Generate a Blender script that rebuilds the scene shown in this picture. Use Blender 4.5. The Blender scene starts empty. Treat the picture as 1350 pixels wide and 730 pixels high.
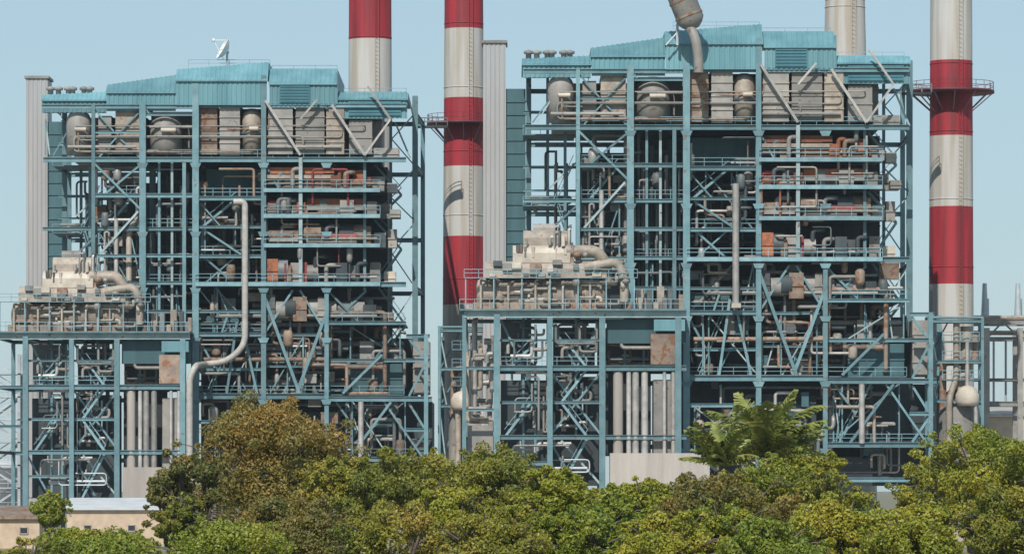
import bpy, math, random
import numpy as np
from mathutils import Vector, Matrix
R = math.radians
rnd = random.Random(11)
S = bpy.context.scene
COL = S.collection
# ------------------------------------------------------------------ camera, sky, sun, exposure
CZ = 7.0                                   # eye height on the rise in front of the plant
cam = bpy.data.cameras.new('camera'); camo = bpy.data.objects.new('camera', cam); COL.objects.link(camo)
camo.location = (0, -600, CZ); camo.rotation_euler = (R(90), 0, 0)
cam.sensor_width = 36; cam.lens = 36*600/135.0; cam.shift_y = (640-365)/1350.0
cam.clip_start = 1; cam.clip_end = 8000
S.camera = camo
SUN_EL, SUN_AZ = 43, 192                   # degrees; azimuth clockwise from +Y (behind and left of the camera)
w = bpy.data.worlds.new('World'); S.world = w; w.use_nodes = True
nt = w.node_tree; nt.nodes.clear()
sky = nt.nodes.new('ShaderNodeTexSky'); sky.sky_type = 'NISHITA'; sky.sun_disc = False
sky.sun_elevation = R(SUN_EL); sky.sun_rotation = R(SUN_AZ)
sky.altitude = 0; sky.air_density = 1.0; sky.dust_density = 0.3; sky.ozone_density = 3.5
hs = nt.nodes.new('ShaderNodeHueSaturation'); hs.inputs['Saturation'].default_value = 0.9
bg = nt.nodes.new('ShaderNodeBackground'); bg.inputs['Strength'].default_value = 0.098
wo = nt.nodes.new('ShaderNodeOutputWorld')
nt.links.new(sky.outputs[0], hs.inputs['Color']); veil = nt.nodes.new('ShaderNodeMix'); veil.data_type = 'RGBA'; veil.inputs[0].default_value = .6; veil.inputs[7].default_value = (4.3, 6.2, 7.2, 1)
nt.links.new(hs.outputs[0], veil.inputs[6]); nt.links.new(veil.outputs[2], bg.inputs['Color'])
nt.links.new(bg.outputs[0], wo.inputs['Surface'])
sun = bpy.data.lights.new('sun', 'SUN'); sun.energy = 4.4; sun.angle = R(0.5); sun.color = (1, .95, .87)
so = bpy.data.objects.new('sun', sun); COL.objects.link(so)
sd = Vector((math.sin(R(SUN_AZ))*math.cos(R(SUN_EL)), math.cos(R(SUN_AZ))*math.cos(R(SUN_EL)), math.sin(R(SUN_EL))))
so.rotation_euler = sd.to_track_quat('Z', 'Y').to_euler()
S.view_settings.view_transform = 'Standard'; S.view_settings.look = 'None'
S.view_settings.gamma = 1; S.view_settings.use_curve_mapping = False; S.view_settings.exposure = 0.0

HAZE = .00006
# ------------------------------------------------------------------ materials
def mat(name, c1, c2=None, rough=.6, scale=.35, metal=0, vary=.25, rust=0, rustcol=(.20,.085,.04), streak=False, fine=3.0):
    m = bpy.data.materials.new(name); m.use_nodes = True
    n = m.node_tree.nodes; l = m.node_tree.links
    b = n['Principled BSDF']; b.inputs['Roughness'].default_value = rough; b.inputs['Metallic'].default_value = metal
    geo = n.new('ShaderNodeNewGeometry'); mp = n.new('ShaderNodeMapping')
    l.new(geo.outputs['Position'], mp.inputs['Vector'])
    if streak: mp.inputs['Scale'].default_value = (1, 1, .12)
    t = n.new('ShaderNodeTexNoise'); t.inputs['Scale'].default_value = scale; t.inputs['Detail'].default_value = 6; t.inputs['Roughness'].default_value = .65
    l.new(mp.outputs[0], t.inputs['Vector'])
    cr = n.new('ShaderNodeValToRGB'); cr.color_ramp.elements[0].position = .36; cr.color_ramp.elements[1].position = .66
    c2 = c2 or tuple(x*.6 for x in c1)
    cr.color_ramp.elements[0].color = (*c2, 1); cr.color_ramp.elements[1].color = (*c1, 1)
    l.new(t.outputs['Fac'], cr.inputs['Fac'])
    out = cr.outputs['Color']
    if rust:
        t2 = n.new('ShaderNodeTexNoise'); t2.inputs['Scale'].default_value = fine*.5; t2.inputs['Detail'].default_value = 8
        l.new(mp.outputs[0], t2.inputs['Vector'])
        r2 = n.new('ShaderNodeValToRGB'); r2.color_ramp.elements[0].position = 1-.42*1-rust*.25; r2.color_ramp.elements[1].position = 1-.42+.06-rust*.2
        l.new(t2.outputs['Fac'], r2.inputs['Fac'])
        mx = n.new('ShaderNodeMix'); mx.data_type = 'RGBA'
        l.new(r2.outputs['Color'], mx.inputs[0]); l.new(out, mx.inputs[6]); mx.inputs[7].default_value = (*rustcol, 1)
        out = mx.outputs[2]
    if vary:
        oi = n.new('ShaderNodeObjectInfo'); ma = n.new('ShaderNodeMapRange')
        ma.inputs['To Min'].default_value = 1-vary; ma.inputs['To Max'].default_value = 1+vary
        l.new(oi.outputs['Random'], ma.inputs['Value'])
        hv = n.new('ShaderNodeHueSaturation'); l.new(ma.outputs[0], hv.inputs['Value']); l.new(out, hv.inputs['Color'])
        out = hv.outputs[0]
    l.new(out, b.inputs['Base Color'])
    bp = n.new('ShaderNodeBump'); bp.inputs['Strength'].default_value = .25; bp.inputs['Distance'].default_value = .05
    t3 = n.new('ShaderNodeTexNoise'); t3.inputs['Scale'].default_value = fine; l.new(geo.outputs['Position'], t3.inputs['Vector'])
    l.new(t3.outputs['Fac'], bp.inputs['Height']); l.new(bp.outputs[0], b.inputs['Normal'])
    return m
M = dict(
    steel=mat('teal_painted_steel', (.155,.265,.295), (.095,.19,.22), .5, .5, rust=-.22, rustcol=(.15,.12,.10), vary=.28),
    pale_steel=mat('weathered_pale_teal_steel', (.36,.44,.45), (.22,.31,.33), .5, .6, rust=-.25, vary=.2),
    roof=mat('teal_roof_sheet', (.15,.31,.35), (.095,.22,.26), .5, .35, vary=.2, streak=True),
    shade_teal=mat('painted_shade_teal', (.055,.19,.23), (.04,.14,.18), .55, .4, vary=.1, streak=True),  # roof teal darkened in its colour to stand in for shade
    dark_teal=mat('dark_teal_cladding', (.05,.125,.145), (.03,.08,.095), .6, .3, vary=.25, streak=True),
    grey_sheet=mat('grey_corrugated_sheet', (.38,.375,.375), (.31,.31,.315), .55, .3, vary=.04, streak=True),
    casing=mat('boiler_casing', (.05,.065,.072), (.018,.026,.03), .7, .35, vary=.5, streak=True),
    duct=mat('lagged_duct', (.30,.275,.25), (.20,.195,.185), .6, .45, vary=.25, rust=-.15, rustcol=(.16,.12,.09)),
    brown=mat('heat_stained_lagging', (.30,.22,.16), (.17,.13,.11), .7, .6, vary=.35, rust=.2),
    rust=mat('rusted_windbox', (.27,.095,.055), (.14,.06,.045), .8, .7, vary=.45, rust=.6, rustcol=(.30,.10,.04)),
    red=mat('red_lead_paint', (.30,.03,.03), (.17,.03,.03), .6, .7, vary=.3),
    beige=mat('beige_lagging', (.42,.36,.30), (.24,.20,.165), .6, .6, vary=.15, rust=-.1, rustcol=(.22,.16,.11)),
    cream=mat('cream_lagging', (.58,.52,.44), (.40,.34,.28), .55, .5, vary=.12),
    pipe=mat('aluminium_clad_pipe', (.48,.45,.42), (.30,.29,.28), .45, .8, metal=.25, vary=.3),
    pipe_dark=mat('dull_pipe', (.16,.17,.17), (.08,.10,.11), .55, .8, vary=.5),
    grating=mat('floor_grating', (.12,.21,.24), (.07,.13,.15), .7, .6, vary=.2),
    rail=mat('handrail_paint', (.24,.38,.42), (.15,.27,.31), .5, 1, vary=.15),
    concrete=mat('concrete', (.42,.38,.34), (.30,.27,.25), .9, .5, vary=.12, streak=True),
    plaster=mat('sunlit_plaster', (.60,.47,.34), (.45,.34,.25), .9, .7, vary=.1),
    dark=mat('dark_opening', (.02,.025,.03), (.012,.016,.02), .5, .5, vary=.1),
    white=mat('white_gloss_paint', (.78,.78,.77), (.66,.66,.65), .35, .8, vary=.05),
    galv=mat('galvanised_steel', (.48,.52,.55), (.36,.40,.43), .45, .8, metal=.2, vary=.2),
    bark=mat('bark', (.15,.12,.09), (.07,.055,.045), .9, 3, vary=.2),
    palegrey=mat('pale_grey_wall', (.50,.51,.52), (.40,.42,.44), .8, .4, vary=.1),
)
def chimney_mat(name, bands, red=(.30,.012,.022), white=(.48,.465,.445)):
    """hoop-painted stack: bands = list of (z0,z1) red in world metres"""
    m = bpy.data.materials.new(name); m.use_nodes = True
    n = m.node_tree.nodes; l = m.node_tree.links; b = n['Principled BSDF']; b.inputs['Roughness'].default_value = .65
    geo = n.new('ShaderNodeNewGeometry'); sx = n.new('ShaderNodeSeparateXYZ'); l.new(geo.outputs['Position'], sx.inputs[0])
    fac = None
    for (a, c) in bands:
        g = n.new('ShaderNodeMath'); g.operation = 'GREATER_THAN'; l.new(sx.outputs['Z'], g.inputs[0]); g.inputs[1].default_value = a
        h = n.new('ShaderNodeMath'); h.operation = 'LESS_THAN'; l.new(sx.outputs['Z'], h.inputs[0]); h.inputs[1].default_value = c
        k = n.new('ShaderNodeMath'); k.operation = 'MULTIPLY'; l.new(g.outputs[0], k.inputs[0]); l.new(h.outputs[0], k.inputs[1])
        if fac is None: fac = k
        else:
            q = n.new('ShaderNodeMath'); q.operation = 'MAXIMUM'; l.new(fac.outputs[0], q.inputs[0]); l.new(k.outputs[0], q.inputs[1]); fac = q
    mp = n.new('ShaderNodeMapping'); mp.inputs['Scale'].default_value = (1, 1, .06); l.new(geo.outputs['Position'], mp.inputs['Vector'])
    t = n.new('ShaderNodeTexNoise'); t.inputs['Scale'].default_value = .9; t.inputs['Detail'].default_value = 7; l.new(mp.outputs[0], t.inputs['Vector'])
    def ramp(a, c):
        r = n.new('ShaderNodeValToRGB'); r.color_ramp.elements[0].position = .38; r.color_ramp.elements[1].position = .6
        r.color_ramp.elements[0].color = (*a, 1); r.color_ramp.elements[1].color = (*c, 1); l.new(t.outputs['Fac'], r.inputs['Fac']); return r
    rw = ramp((white[0]*.78, white[1]*.71, white[2]*.62), white); rr = ramp((red[0]*.6, red[1]*1.2, red[2]*.9), (red[0]*1.15, red[1]*1.3, red[2]*1.3))
    mx = n.new('ShaderNodeMix'); mx.data_type = 'RGBA'
    l.new(fac.outputs[0], mx.inputs[0]); l.new(rw.outputs[0], mx.inputs[6]); l.new(rr.outputs[0], mx.inputs[7])
    l.new(mx.outputs[2], b.inputs['Base Color'])
    return m
def leaf_mat(name, cols, scale=.35, seed=0):
    m = bpy.data.materials.new(name); m.use_nodes = True
    n = m.node_tree.nodes; l = m.node_tree.links; b = n['Principled BSDF']; b.inputs['Roughness'].default_value = .55
    geo = n.new('ShaderNodeNewGeometry'); mp = n.new('ShaderNodeMapping'); mp.inputs['Location'].default_value = (seed*13.1, seed*7.7, seed)
    l.new(geo.outputs['Position'], mp.inputs['Vector'])
    t = n.new('ShaderNodeTexNoise'); t.inputs['Scale'].default_value = scale; t.inputs['Detail'].default_value = 5; t.inputs['Roughness'].default_value = .7
    l.new(mp.outputs[0], t.inputs['Vector'])
    at = n.new('ShaderNodeAttribute'); at.attribute_name = 'leaf_tint'      # each leaf's own pigment
    ad = n.new('ShaderNodeMath'); ad.operation = 'MULTIPLY_ADD'; l.new(at.outputs['Fac'], ad.inputs[0]); ad.inputs[1].default_value = .22; ad.inputs[2].default_value = -.11
    a2 = n.new('ShaderNodeMath'); a2.operation = 'ADD'; l.new(ad.outputs[0], a2.inputs[0]); l.new(t.outputs['Fac'], a2.inputs[1])
    cr = n.new('ShaderNodeValToRGB'); e = cr.color_ramp.elements
    ps = np.linspace(.30, .70, len(cols))
    e[0].position = ps[0]; e[0].color = (*cols[0], 1); e[1].position = ps[-1]; e[1].color = (*cols[-1], 1)
    for p, c in zip(ps[1:-1], cols[1:-1]):
        k = e.new(p); k.color = (*c, 1)
    l.new(a2.outputs[0], cr.inputs['Fac']); l.new(cr.outputs[0], b.inputs['Base Color'])
    tr = n.new('ShaderNodeBsdfTranslucent'); l.new(cr.outputs[0], tr.inputs['Color'])
    ms = n.new('ShaderNodeMixShader'); ms.inputs[0].default_value = .16
    l.new(b.outputs[0], ms.inputs[1]); l.new(tr.outputs[0], ms.inputs[2]); l.new(ms.outputs[0], n['Material Output'].inputs['Surface'])
    return m
LEAF = dict(
    ochre=leaf_mat('leaves_ochre', [(.07,.085,.015),(.13,.125,.022),(.21,.16,.03),(.34,.20,.042)], .12, 1),
    olive=leaf_mat('leaves_olive', [(.075,.105,.012),(.15,.165,.018),(.25,.235,.026),(.34,.25,.04)], .15, 2),
    yellow=leaf_mat('leaves_yellow_green', [(.09,.13,.01),(.18,.21,.014),(.28,.275,.022),(.38,.30,.035)], .15, 3),
    green=leaf_mat('leaves_fresh_green', [(.07,.12,.01),(.14,.185,.014),(.22,.25,.022),(.31,.28,.035)], .15, 4),
    palm=leaf_mat('palm_leaflets', [(.13,.17,.03),(.25,.27,.06),(.38,.36,.11),(.48,.42,.17)], .6, 5),
)

# ------------------------------------------------------------------ helpers
LAST = ['']
class MB:
    def __init__(s): s.v = []; s.f = []; s.sm = []
    def add(s, vs, fs, smooth=False):
        o = len(s.v); s.v += [tuple(p) for p in vs]; s.f += [tuple(i+o for i in f) for f in fs]; s.sm += [smooth]*len(fs); return s
    def box(s, x0, x1, y0, y1, z0, z1):
        return s.add([(x, y, z) for z in (z0, z1) for y in (y0, y1) for x in (x0, x1)],
                     [(0,2,3,1),(4,5,7,6),(0,1,5,4),(2,6,7,3),(0,4,6,2),(1,3,7,5)])
    def frame(s, p, q):
        p, q = Vector(p), Vector(q); d = (q-p).normalized()
        up = Vector((0,0,1)) if abs(d.z) < .9 else Vector((0,1,0))
        a = d.cross(up).normalized(); b = a.cross(d).normalized(); return p, q, a, b
    def prof(s, p, q, pts):
        p, q, a, b = s.frame(p, q); n = len(pts)
        vs = [p+a*x+b*y for x, y in pts]+[q+a*x+b*y for x, y in pts]
        fs = [(i, (i+1) % n, (i+1) % n+n, i+n) for i in range(n)]+[tuple(range(n))[::-1], tuple(range(n, 2*n))]
        return s.add(vs, fs)
    def bar(s, p, q, w, h=None):
        h = h or w; w /= 2; h /= 2
        return s.prof(p, q, [(-w,-h),(w,-h),(w,h),(-w,h)])
    def ibeam(s, p, q, w, h=None, t=None):
        h = h or w; t = t or h*.12; w /= 2; h /= 2; c = w*.14
        return s.prof(p, q, [(-w,-h),(w,-h),(w,-h+t),(c,-h+t),(c,h-t),(w,h-t),(w,h),(-w,h),(-w,h-t),(-c,h-t),(-c,-h+t),(-w,-h+t)])
    def tube(s, pts, r, n=10):
        pts = [Vector(p) for p in pts]; rings = []
        for i, p in enumerate(pts):
            d = (pts[min(i+1, len(pts)-1)]-pts[max(i-1, 0)]).normalized()
            up = Vector((0,0,1)) if abs(d.z) < .9 else Vector((0,1,0))
            a = d.cross(up).normalized(); b = a.cross(d).normalized()
            rr = r[i] if isinstance(r, (list, tuple)) else r
            rings.append([p+(a*math.cos(k*2*math.pi/n)+b*math.sin(k*2*math.pi/n))*rr for k in range(n)])
        # keep rings aligned with the first one
        vs = [v for rg in rings for v in rg]; fs = []
        for i in range(len(pts)-1):
            best = min(range(n), key=lambda o: sum((rings[i+1][(k+o) % n]-rings[i][k]-(pts[i+1]-pts[i])).length for k in range(0, n, 2)))
            for k in range(n):
                fs.append((i*n+k, i*n+(k+1) % n, (i+1)*n+(k+1+best) % n, (i+1)*n+(k+best) % n))
        s.add(vs, fs, True)
        s.add(rings[0], [tuple(range(n))[::-1]]); s.add(rings[-1], [tuple(range(n))]); return s
    def lathe(s, prof, c=(0,0,0), n=32, axis='Z'):
        vs = []; m = len(prof)
        for k in range(n):
            a = 2*math.pi*k/n
            for r_, z in prof:
                x, y = r_*math.cos(a), r_*math.sin(a)
                vs.append((c[0]+x, c[1]+y, c[2]+z) if axis == 'Z' else (c[0]+z, c[1]+x, c[2]+y))
        fs = []
        for k in range(n):
            for i in range(m-1): fs.append((k*m+i, ((k+1) % n)*m+i, ((k+1) % n)*m+i+1, k*m+i+1))
        return s.add(vs, fs, True)
    def build(s, name, m, parent=None, loc=None):
        me = bpy.data.meshes.new(name); me.from_pydata(s.v, [], s.f)
        me.polygons.foreach_set('use_smooth', s.sm); me.materials.append(m); me.update()
        import bmesh
        bm = bmesh.new(); bm.from_mesh(me); bmesh.ops.recalc_face_normals(bm, faces=bm.faces); bm.to_mesh(me); bm.free()
        o = bpy.data.objects.new(name, me); COL.objects.link(o); LAST[0] = o.name
        if parent: o.parent = parent
        if loc: o.location = loc
        return o
def tag(o, label, cat, group=None, kind=None):
    if label: o['label'] = label
    if cat: o['category'] = cat
    if group: o['group'] = group
    if kind: o['kind'] = kind
    return o
def thing(name, label, cat, loc=(0,0,0), group=None):
    o = bpy.data.objects.new(name, None); COL.objects.link(o); o.location = loc; o.empty_display_size = 2
    return tag(o, label, cat, group)
def dup(o, parent=None):
    c = o.copy(); COL.objects.link(c); c.parent = parent
    for ch in list(o.children):
        if 'skip' not in ch: dup(ch, c)
    return c
def bend(pts, r=.8, k=4):
    """round the corners of a pipe run"""
    pts = [Vector(p) for p in pts]; out = [pts[0]]
    for i in range(1, len(pts)-1):
        a, b, c = pts[i-1], pts[i], pts[i+1]
        ra = min(r, (b-a).length*.45, (c-b).length*.45)
        p, q = b+(a-b).normalized()*ra, b+(c-b).normalized()*ra
        for j in range(k+1):
            t = j/k; out.append(p*(1-t)**2+b*2*t*(1-t)+q*t*t)
    out.append(pts[-1]); return out

# world point that shows at pixel (px,py) of the 1350x730 photograph when it stands at depth Y
def W(px, py, Y): s = .1*(600+Y)/600; return Vector(((px-675)*s, Y, CZ+(640-py)*s))
# ---- the two power units share one geometry, drawn up from the right-hand one (front plane Y=-34)
YU = -34.0; K = .1*(600+YU)/600
OX, OZ = (905-675)*K, CZ+(640-690)*K
def X(px, d=0): return (px-675)*K*(566+d)/566-OX
def Z(py, d=0): return CZ+(640-py)*K*(566+d)/566-OZ
def P(px, py, d=0): return Vector((X(px, d), d, Z(py, d)))

# ================================================================== BOILER HOUSE
def rail_mb(mb, x0, x1, z, d, step=1.9, h=1.1):
    for zz in (z+h, z+h*.55): mb.bar((x0, d, zz), (x1, d, zz), .07)
    n = max(1, int((x1-x0)/step))
    for i in range(n+1): x = x0+(x1-x0)*i/n; mb.bar((x, d, z), (x, d, z+h), .07)
def stair_mb(x0, x1, z0, z1, d, w=1.0):
    mb = MB()
    for dd in (d, d+w):
        mb.bar((x0, dd, z0), (x1, dd, z1), .1, .3)
        mb.bar((x0, dd, z0+1), (x1, dd, z1+1), .07)
    n = max(4, int(abs(z1-z0)/.28))
    for i in range(n):
        t = (i+.5)/n; x = x0+(x1-x0)*t; z = z0+(z1-z0)*t
        mb.box(x-.14, x+.14, d, d+w, z-.02, z+.02)
    return mb
def sheet(mb, a, b, c, dd, rib=.55, amp=.09):
    """corrugated sheet: bottom-left a, bottom-right b, top-left c, top-right dd"""
    a, b, c, dd = map(Vector, (a, b, c, dd)); L = (b-a).length; n = max(4, int(L/rib))*4
    nor = (b-a).cross(c-a).normalized(); vs = []; 
    for i in range(n+1):
        t = i/n; o = nor*(amp if (i % 4) in (1, 2) else 0)
        vs += [a.lerp(b, t)+o, c.lerp(dd, t)+o]
    fs = [(2*i, 2*i+2, 2*i+3, 2*i+1) for i in range(n)]
    m0 = len(vs); vs2 = [v-nor*.06 for v in vs]
    fs += [(m0+2*i, m0+2*i+1, m0+2*i+3, m0+2*i+2) for i in range(n)]
    fs += [(2*i, m0+2*i, m0+2*i+2, 2*i+2) for i in range(n)]+[(2*i+1, 2*i+3, m0+2*i+3, m0+2*i+1) for i in range(n)]
    mb.add(vs+vs2, fs); return mb

def boiler_house():
    t = thing('boiler_house', '', 'power plant')
    DM, DR = 11, 29                       # middle and rear frame planes, metres behind the front one
    # -- columns: px, top, bottom, width(px), plane
    cols = [(762,92,640,5,0,'steel'),(831,86,640,9,0,'steel'),(889,168,640,5,0,'steel'),(905,62,640,9,0,'steel'),
            (1000,50,640,7,0,'steel'),(1052,165,345,5,-.3,'pale_steel'),(1088,342,640,6,0,'steel'),
            (1199,80,640,8,DM,'steel'),(1165,80,420,4,DM,'steel'),(1140,168,350,4,1,'steel'),
            (697,92,640,7,DR-6,'steel'),(722,92,410,4,DR-8,'steel'),(745,168,410,4,DM,'steel')]
    for x, y0, y1, wd, d, mt in cols:
        MB().ibeam((X(x, d), d, Z(y1)), (X(x, d), d, Z(y0, d)), wd*K, wd*K).build('column', M[mt], t)
    for x in (697, 762, 831, 905, 1000, 1088, 1190):
        MB().ibeam((X(x, DR), DR, 0), (X(x, DR), DR, Z(92)), .6).build('column', M['steel'], t)
    for x in (831, 905, 1000, 1088):
        MB().ibeam((X(x), DM+4, 0), (X(x), DM+4, Z(100)), .6).build('column', M['steel'], t)
    for x in (853, 871):                   # slender posts before the dark furnace wall
        MB().ibeam((X(x), 1.2, Z(410)), (X(x), 1.2, Z(168)), .32).build('column', M['pale_steel' if x == 871 else 'steel'], t)
    # -- beams: x0,x1,y,height(px),plane
    beams = [(692,1199,168,7,0),(690,905,94,6,0),(905,1199,92,6,.4),(762,905,218,6,0),(690,905,264,5,1),(835,905,302,5,0),
             (835,905,340,5,0),(762,835,302,4,.5),(762,835,340,4,.5),(835,905,380,5,0),(905,1000,222,6,0),(905,1000,262,4,0),(905,1000,303,5,0),
             (905,1199,342,7,0),(905,1000,380,4,0),(905,1000,412,6,0),(1088,1199,396,5,0),(905,1088,498,8,0),(1088,1235,502,7,0),
             (905,1000,534,5,0),(1088,1235,586,7,0),(1000,1235,632,6,0),(1000,1088,412,4,2),(1088,1199,448,5,1),(690,762,205,4,DR-8),(690,762,237,3,DR-8),
             (690,762,130,4,DR-8),(762,831,130,3,0),(905,1000,130,3,1),(831,905,105,4,0),
             (905,1000,460,4,2),(1000,1088,456,3,1.5)]
    for x0, x1, y, h, d in beams:
        MB().ibeam((X(x0, d), d, Z(y)), (X(x1, d), d, Z(y)), h*K*.8, h*K).build('beam', M['steel'], t)
    for y in (94, 168, 264, 342, 412, 498, 586):                    # rear frame and cross girders
        MB().ibeam((X(697, DR), DR, Z(y)), (X(1190, DR), DR, Z(y)), .5, .6).build('beam', M['steel'], t)
    for x in (697, 831, 905, 1000, 1088, 1199):
        for y in (94, 168, 342, 412, 498):
            d0 = 0 if x not in (697, 1199) else (DM if x == 1199 else 20)
            MB().ibeam((X(x, d0), d0, Z(y)), (X(min(x, 1190), DR), DR, Z(y)), .4, .55).build('girder', M['steel'], t)
    # -- braces
    br = [(1003,86,1052,162,5,'pipe',-.6),(1096,92,1142,162,5,'pipe',-.6),(1146,66,1178,112,4,'pipe',-.6),(1076,84,1052,112,4,'pipe',-.6),
          (1142,162,1178,112,4,'pipe',-.6),(986,104,966,156,4,'casing',2),(1178,112,1199,162,3,'pale_steel',5),
          (762,172,831,240,4,'steel',0),(831,172,775,218,4,'steel',.4),(770,300,831,232,4,'pale_steel',.6),(690,330,762,264,4,'steel',9),
          (724,240,760,205,3,'pale_steel',12),(915,265,968,300,4,'steel',.5),(912,300,960,342,4,'steel',.5),(960,303,915,342,3,'steel',.7),
          (1000,356,1050,494,5,'steel',0),(1088,380,1046,494,5,'steel',.2),(1000,412,1040,350,4,'steel',.5),(1088,412,1050,350,4,'steel',.7),
          (948,388,940,412,3,'steel',.5),(962,394,948,494,4,'steel',.4),(968,394,990,494,4,'steel',.8),(1178,506,1120,584,5,'steel',0),(1168,506,1222,584,4,'steel',.3),
          (1100,506,1128,545,4,'steel',1),(1165,440,1110,494,5,'steel',.4),(1088,350,1130,392,4,'steel',1),(1142,350,1098,392,4,'steel',1.3),
          (905,412,930,458,4,'steel',1.5),(905,222,940,262,3,'steel',1),(1000,172,1020,208,3,'steel',.8),
          (831,90,840,104,3,'steel',0),(762,96,790,128,3,'steel',.3),(831,96,800,128,3,'steel',.5),(800,130,770,164,3,'steel',.3),(790,130,826,164,3,'steel',.5)]
    for i, (y0, y1) in enumerate(((94,130),(130,168),(172,208),(214,246),(250,286),(292,340),(345,395),(400,446))):
        br.append((1166, y0, 1198, y1, 2.4, 'steel', DM) if i % 2 else (1198, y0, 1166, y1, 2.4, 'pale_steel', DM+.3))
    for x0, y0, x1, y1, wd, mt, d in br:
        MB().bar((X(x0, d), d, Z(y0)), (X(x1, d), d, Z(y1)), wd*K*.85, wd*K*.7).build('brace', M[mt], t)
    # -- floors with their handrails
    floors = [(1000,1163,211,-.7,20),(1000,1163,247,-.7,20),(1000,1163,288,-.7,20),(905,1163,342,-.7,20),(905,1163,168,.6,24),
              (762,905,168,.6,24),(762,830,218,1,12),(690,762,264,14,24),(762,905,264,1.4,12),(905,1000,222,.6,12),(905,1000,303,.6,12),
              (905,1000,412,.6,20),(1088,1196,396,.6,24),(905,1196,498,.8,26),(1088,1230,586,.6,26),(835,905,342,1.4,10),(690,905,411,10,26),(690,760,168,14,24),(1000,1088,452,3,22)]
    for x0, x1, y, d0, d1 in floors:
        z = Z(y)+.12
        MB().box(X(x0), X(x1), d0, d1, z, z+.14).build('floor', M['grating'], t)
        fl = t.children[-1] if False else bpy.data.objects[LAST[0]]
        if d0 < 0:
            MB().bar((X(x0), d0, z-.12), (X(x1), d0, z-.12), .14, .5).build('kick_plate', M['rail'], t)
        mb = MB(); rail_mb(mb, X(x0), X(x1), z+.14, d0+.05); mb.build('handrail', M['rail'], fl)
    for x0, x1, y0, y1, d in ((1145,1182,168,211,9),(1182,1145,211,247,9),(1145,1182,247,288,9),(1182,1145,288,342,9),(1150,1188,342,396,9),(1188,1150,396,448,9),
                             (735,758,411,342,12),(758,735,342,264,12),(730,756,264,205,13),(1105,1150,586,502,3),(920,955,498,412,2),(912,960,262,222,1.2),(775,815,264,218,2)):
        stair_mb(X(x0, d), X(x1, d), Z(y0), Z(y1), d).build('stair', M['rail'], t)
    # -- furnace and casings
    def box(name, x0, x1, y0, y1, d0, d1, mt):
        mb = MB().box(X(x0, d0), X(x1, d0), d0, d1, Z(y1), Z(y0))
        # stiffening ribs, so the lagging does not read as one slab
        n = max(2, int(abs(y1-y0)/17))
        for i in range(1, n):
            z = Z(y1)+(Z(y0)-Z(y1))*i/n; mb.box(X(x0, d0)-.06, X(x1, d0)+.06, d0-.14, d0+.02, z-.1, z+.1)
        n = max(1, int(abs(x1-x0)/22))
        for i in range(1, n):
            x = X(x0, d0)+(X(x1, d0)-X(x0, d0))*i/n; mb.box(x-.07, x+.07, d0-.10, d0+.01, Z(y1)+.05, Z(y0)-.05)
        return mb.build(name, M[mt], t)
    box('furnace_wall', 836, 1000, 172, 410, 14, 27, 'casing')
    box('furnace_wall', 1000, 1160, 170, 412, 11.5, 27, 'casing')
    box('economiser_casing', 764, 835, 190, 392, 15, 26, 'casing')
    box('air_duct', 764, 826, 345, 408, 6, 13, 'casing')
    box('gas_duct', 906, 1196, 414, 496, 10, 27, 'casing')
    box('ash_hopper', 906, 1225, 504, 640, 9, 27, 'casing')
    box('gas_duct', 1118, 1192, 452, 494, 3, 9, 'dark_teal')
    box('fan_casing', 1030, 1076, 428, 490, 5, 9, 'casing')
    box('control_cabin', 910, 962, 385, 408, 3, 9, 'dark_teal')
    box('control_cabin', 1100, 1150, 604, 640, 3, 8, 'dark')
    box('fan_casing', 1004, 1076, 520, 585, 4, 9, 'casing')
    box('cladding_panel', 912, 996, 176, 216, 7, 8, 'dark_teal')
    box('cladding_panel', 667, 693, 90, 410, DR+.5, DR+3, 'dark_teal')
    # grey side shaft at the rear, sheeted
    g = MB(); d = DR
    sheet(g, P(637,640,d), P(667,640,d), P(637,57,d), P(667,57,d), .5, .07)
    a = P(637,640,d); c = P(637,57,d); b = P(667,640,d)
    g.box(a.x+.02, b.x-.02, d+.1, d+6, 0, c.z-.1)
    g.build('lift_shaft', M['grey_sheet'], t)
    MB().box(a.x-.2, b.x+.2, d-.3, d+6.2, c.z, c.z+.35).build('shaft_cap', M['duct'], t)
    # penthouse equipment row under the roof
    top = [(722,757,98,160,.5,'duct'),(768,786,106,160,.9,'duct'),(792,825,98,158,.8,'beige'),(838,884,100,160,.4,'duct'),
           (908,934,92,160,.9,'brown'),(938,966,90,162,.5,'duct'),(968,996,96,160,.8,'beige'),(1006,1040,92,160,.4,'duct'),(1044,1084,90,160,.7,'duct'),(1087,1112,92,160,.4,'beige'),
           (1118,1150,112,160,1.2,'duct')]
    for i, (x0, x1, y0, y1, d0, mt) in enumerate(top):
        if i % 3 == 0 and i != 9:
            r = (X(x1, d0)-X(x0, d0))/2; cx = (X(x1, d0)+X(x0, d0))/2; z0, z1 = Z(y1), Z(y0, d0)
            MB().lathe([(0,z0),(r,z0),(r,z1-r*.7),(r*.8,z1-r*.3),(r*.4,z1),(0,z1)], (cx, d0+r, 0), 20).build('steam_drum', M[mt], t)
            MB().tube([(cx-r*.2, d0-.5, z0+(z1-z0)*.55), (cx+r*.7, d0-.5, z0+(z1-z0)*.55)], .3, 8).build('valve', M['cream'], t)
        else:
            box('outlet_duct', x0, x1, y0, y1, d0, d0+9, mt)
    box('penthouse_wall', 836, 900, 96, 166, 6, 20, 'duct'); box('penthouse_wall', 906, 1158, 92, 166, 6, 20, 'duct'); box('penthouse_wall', 728, 830, 104, 166, 6.5, 20, 'duct')
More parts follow.
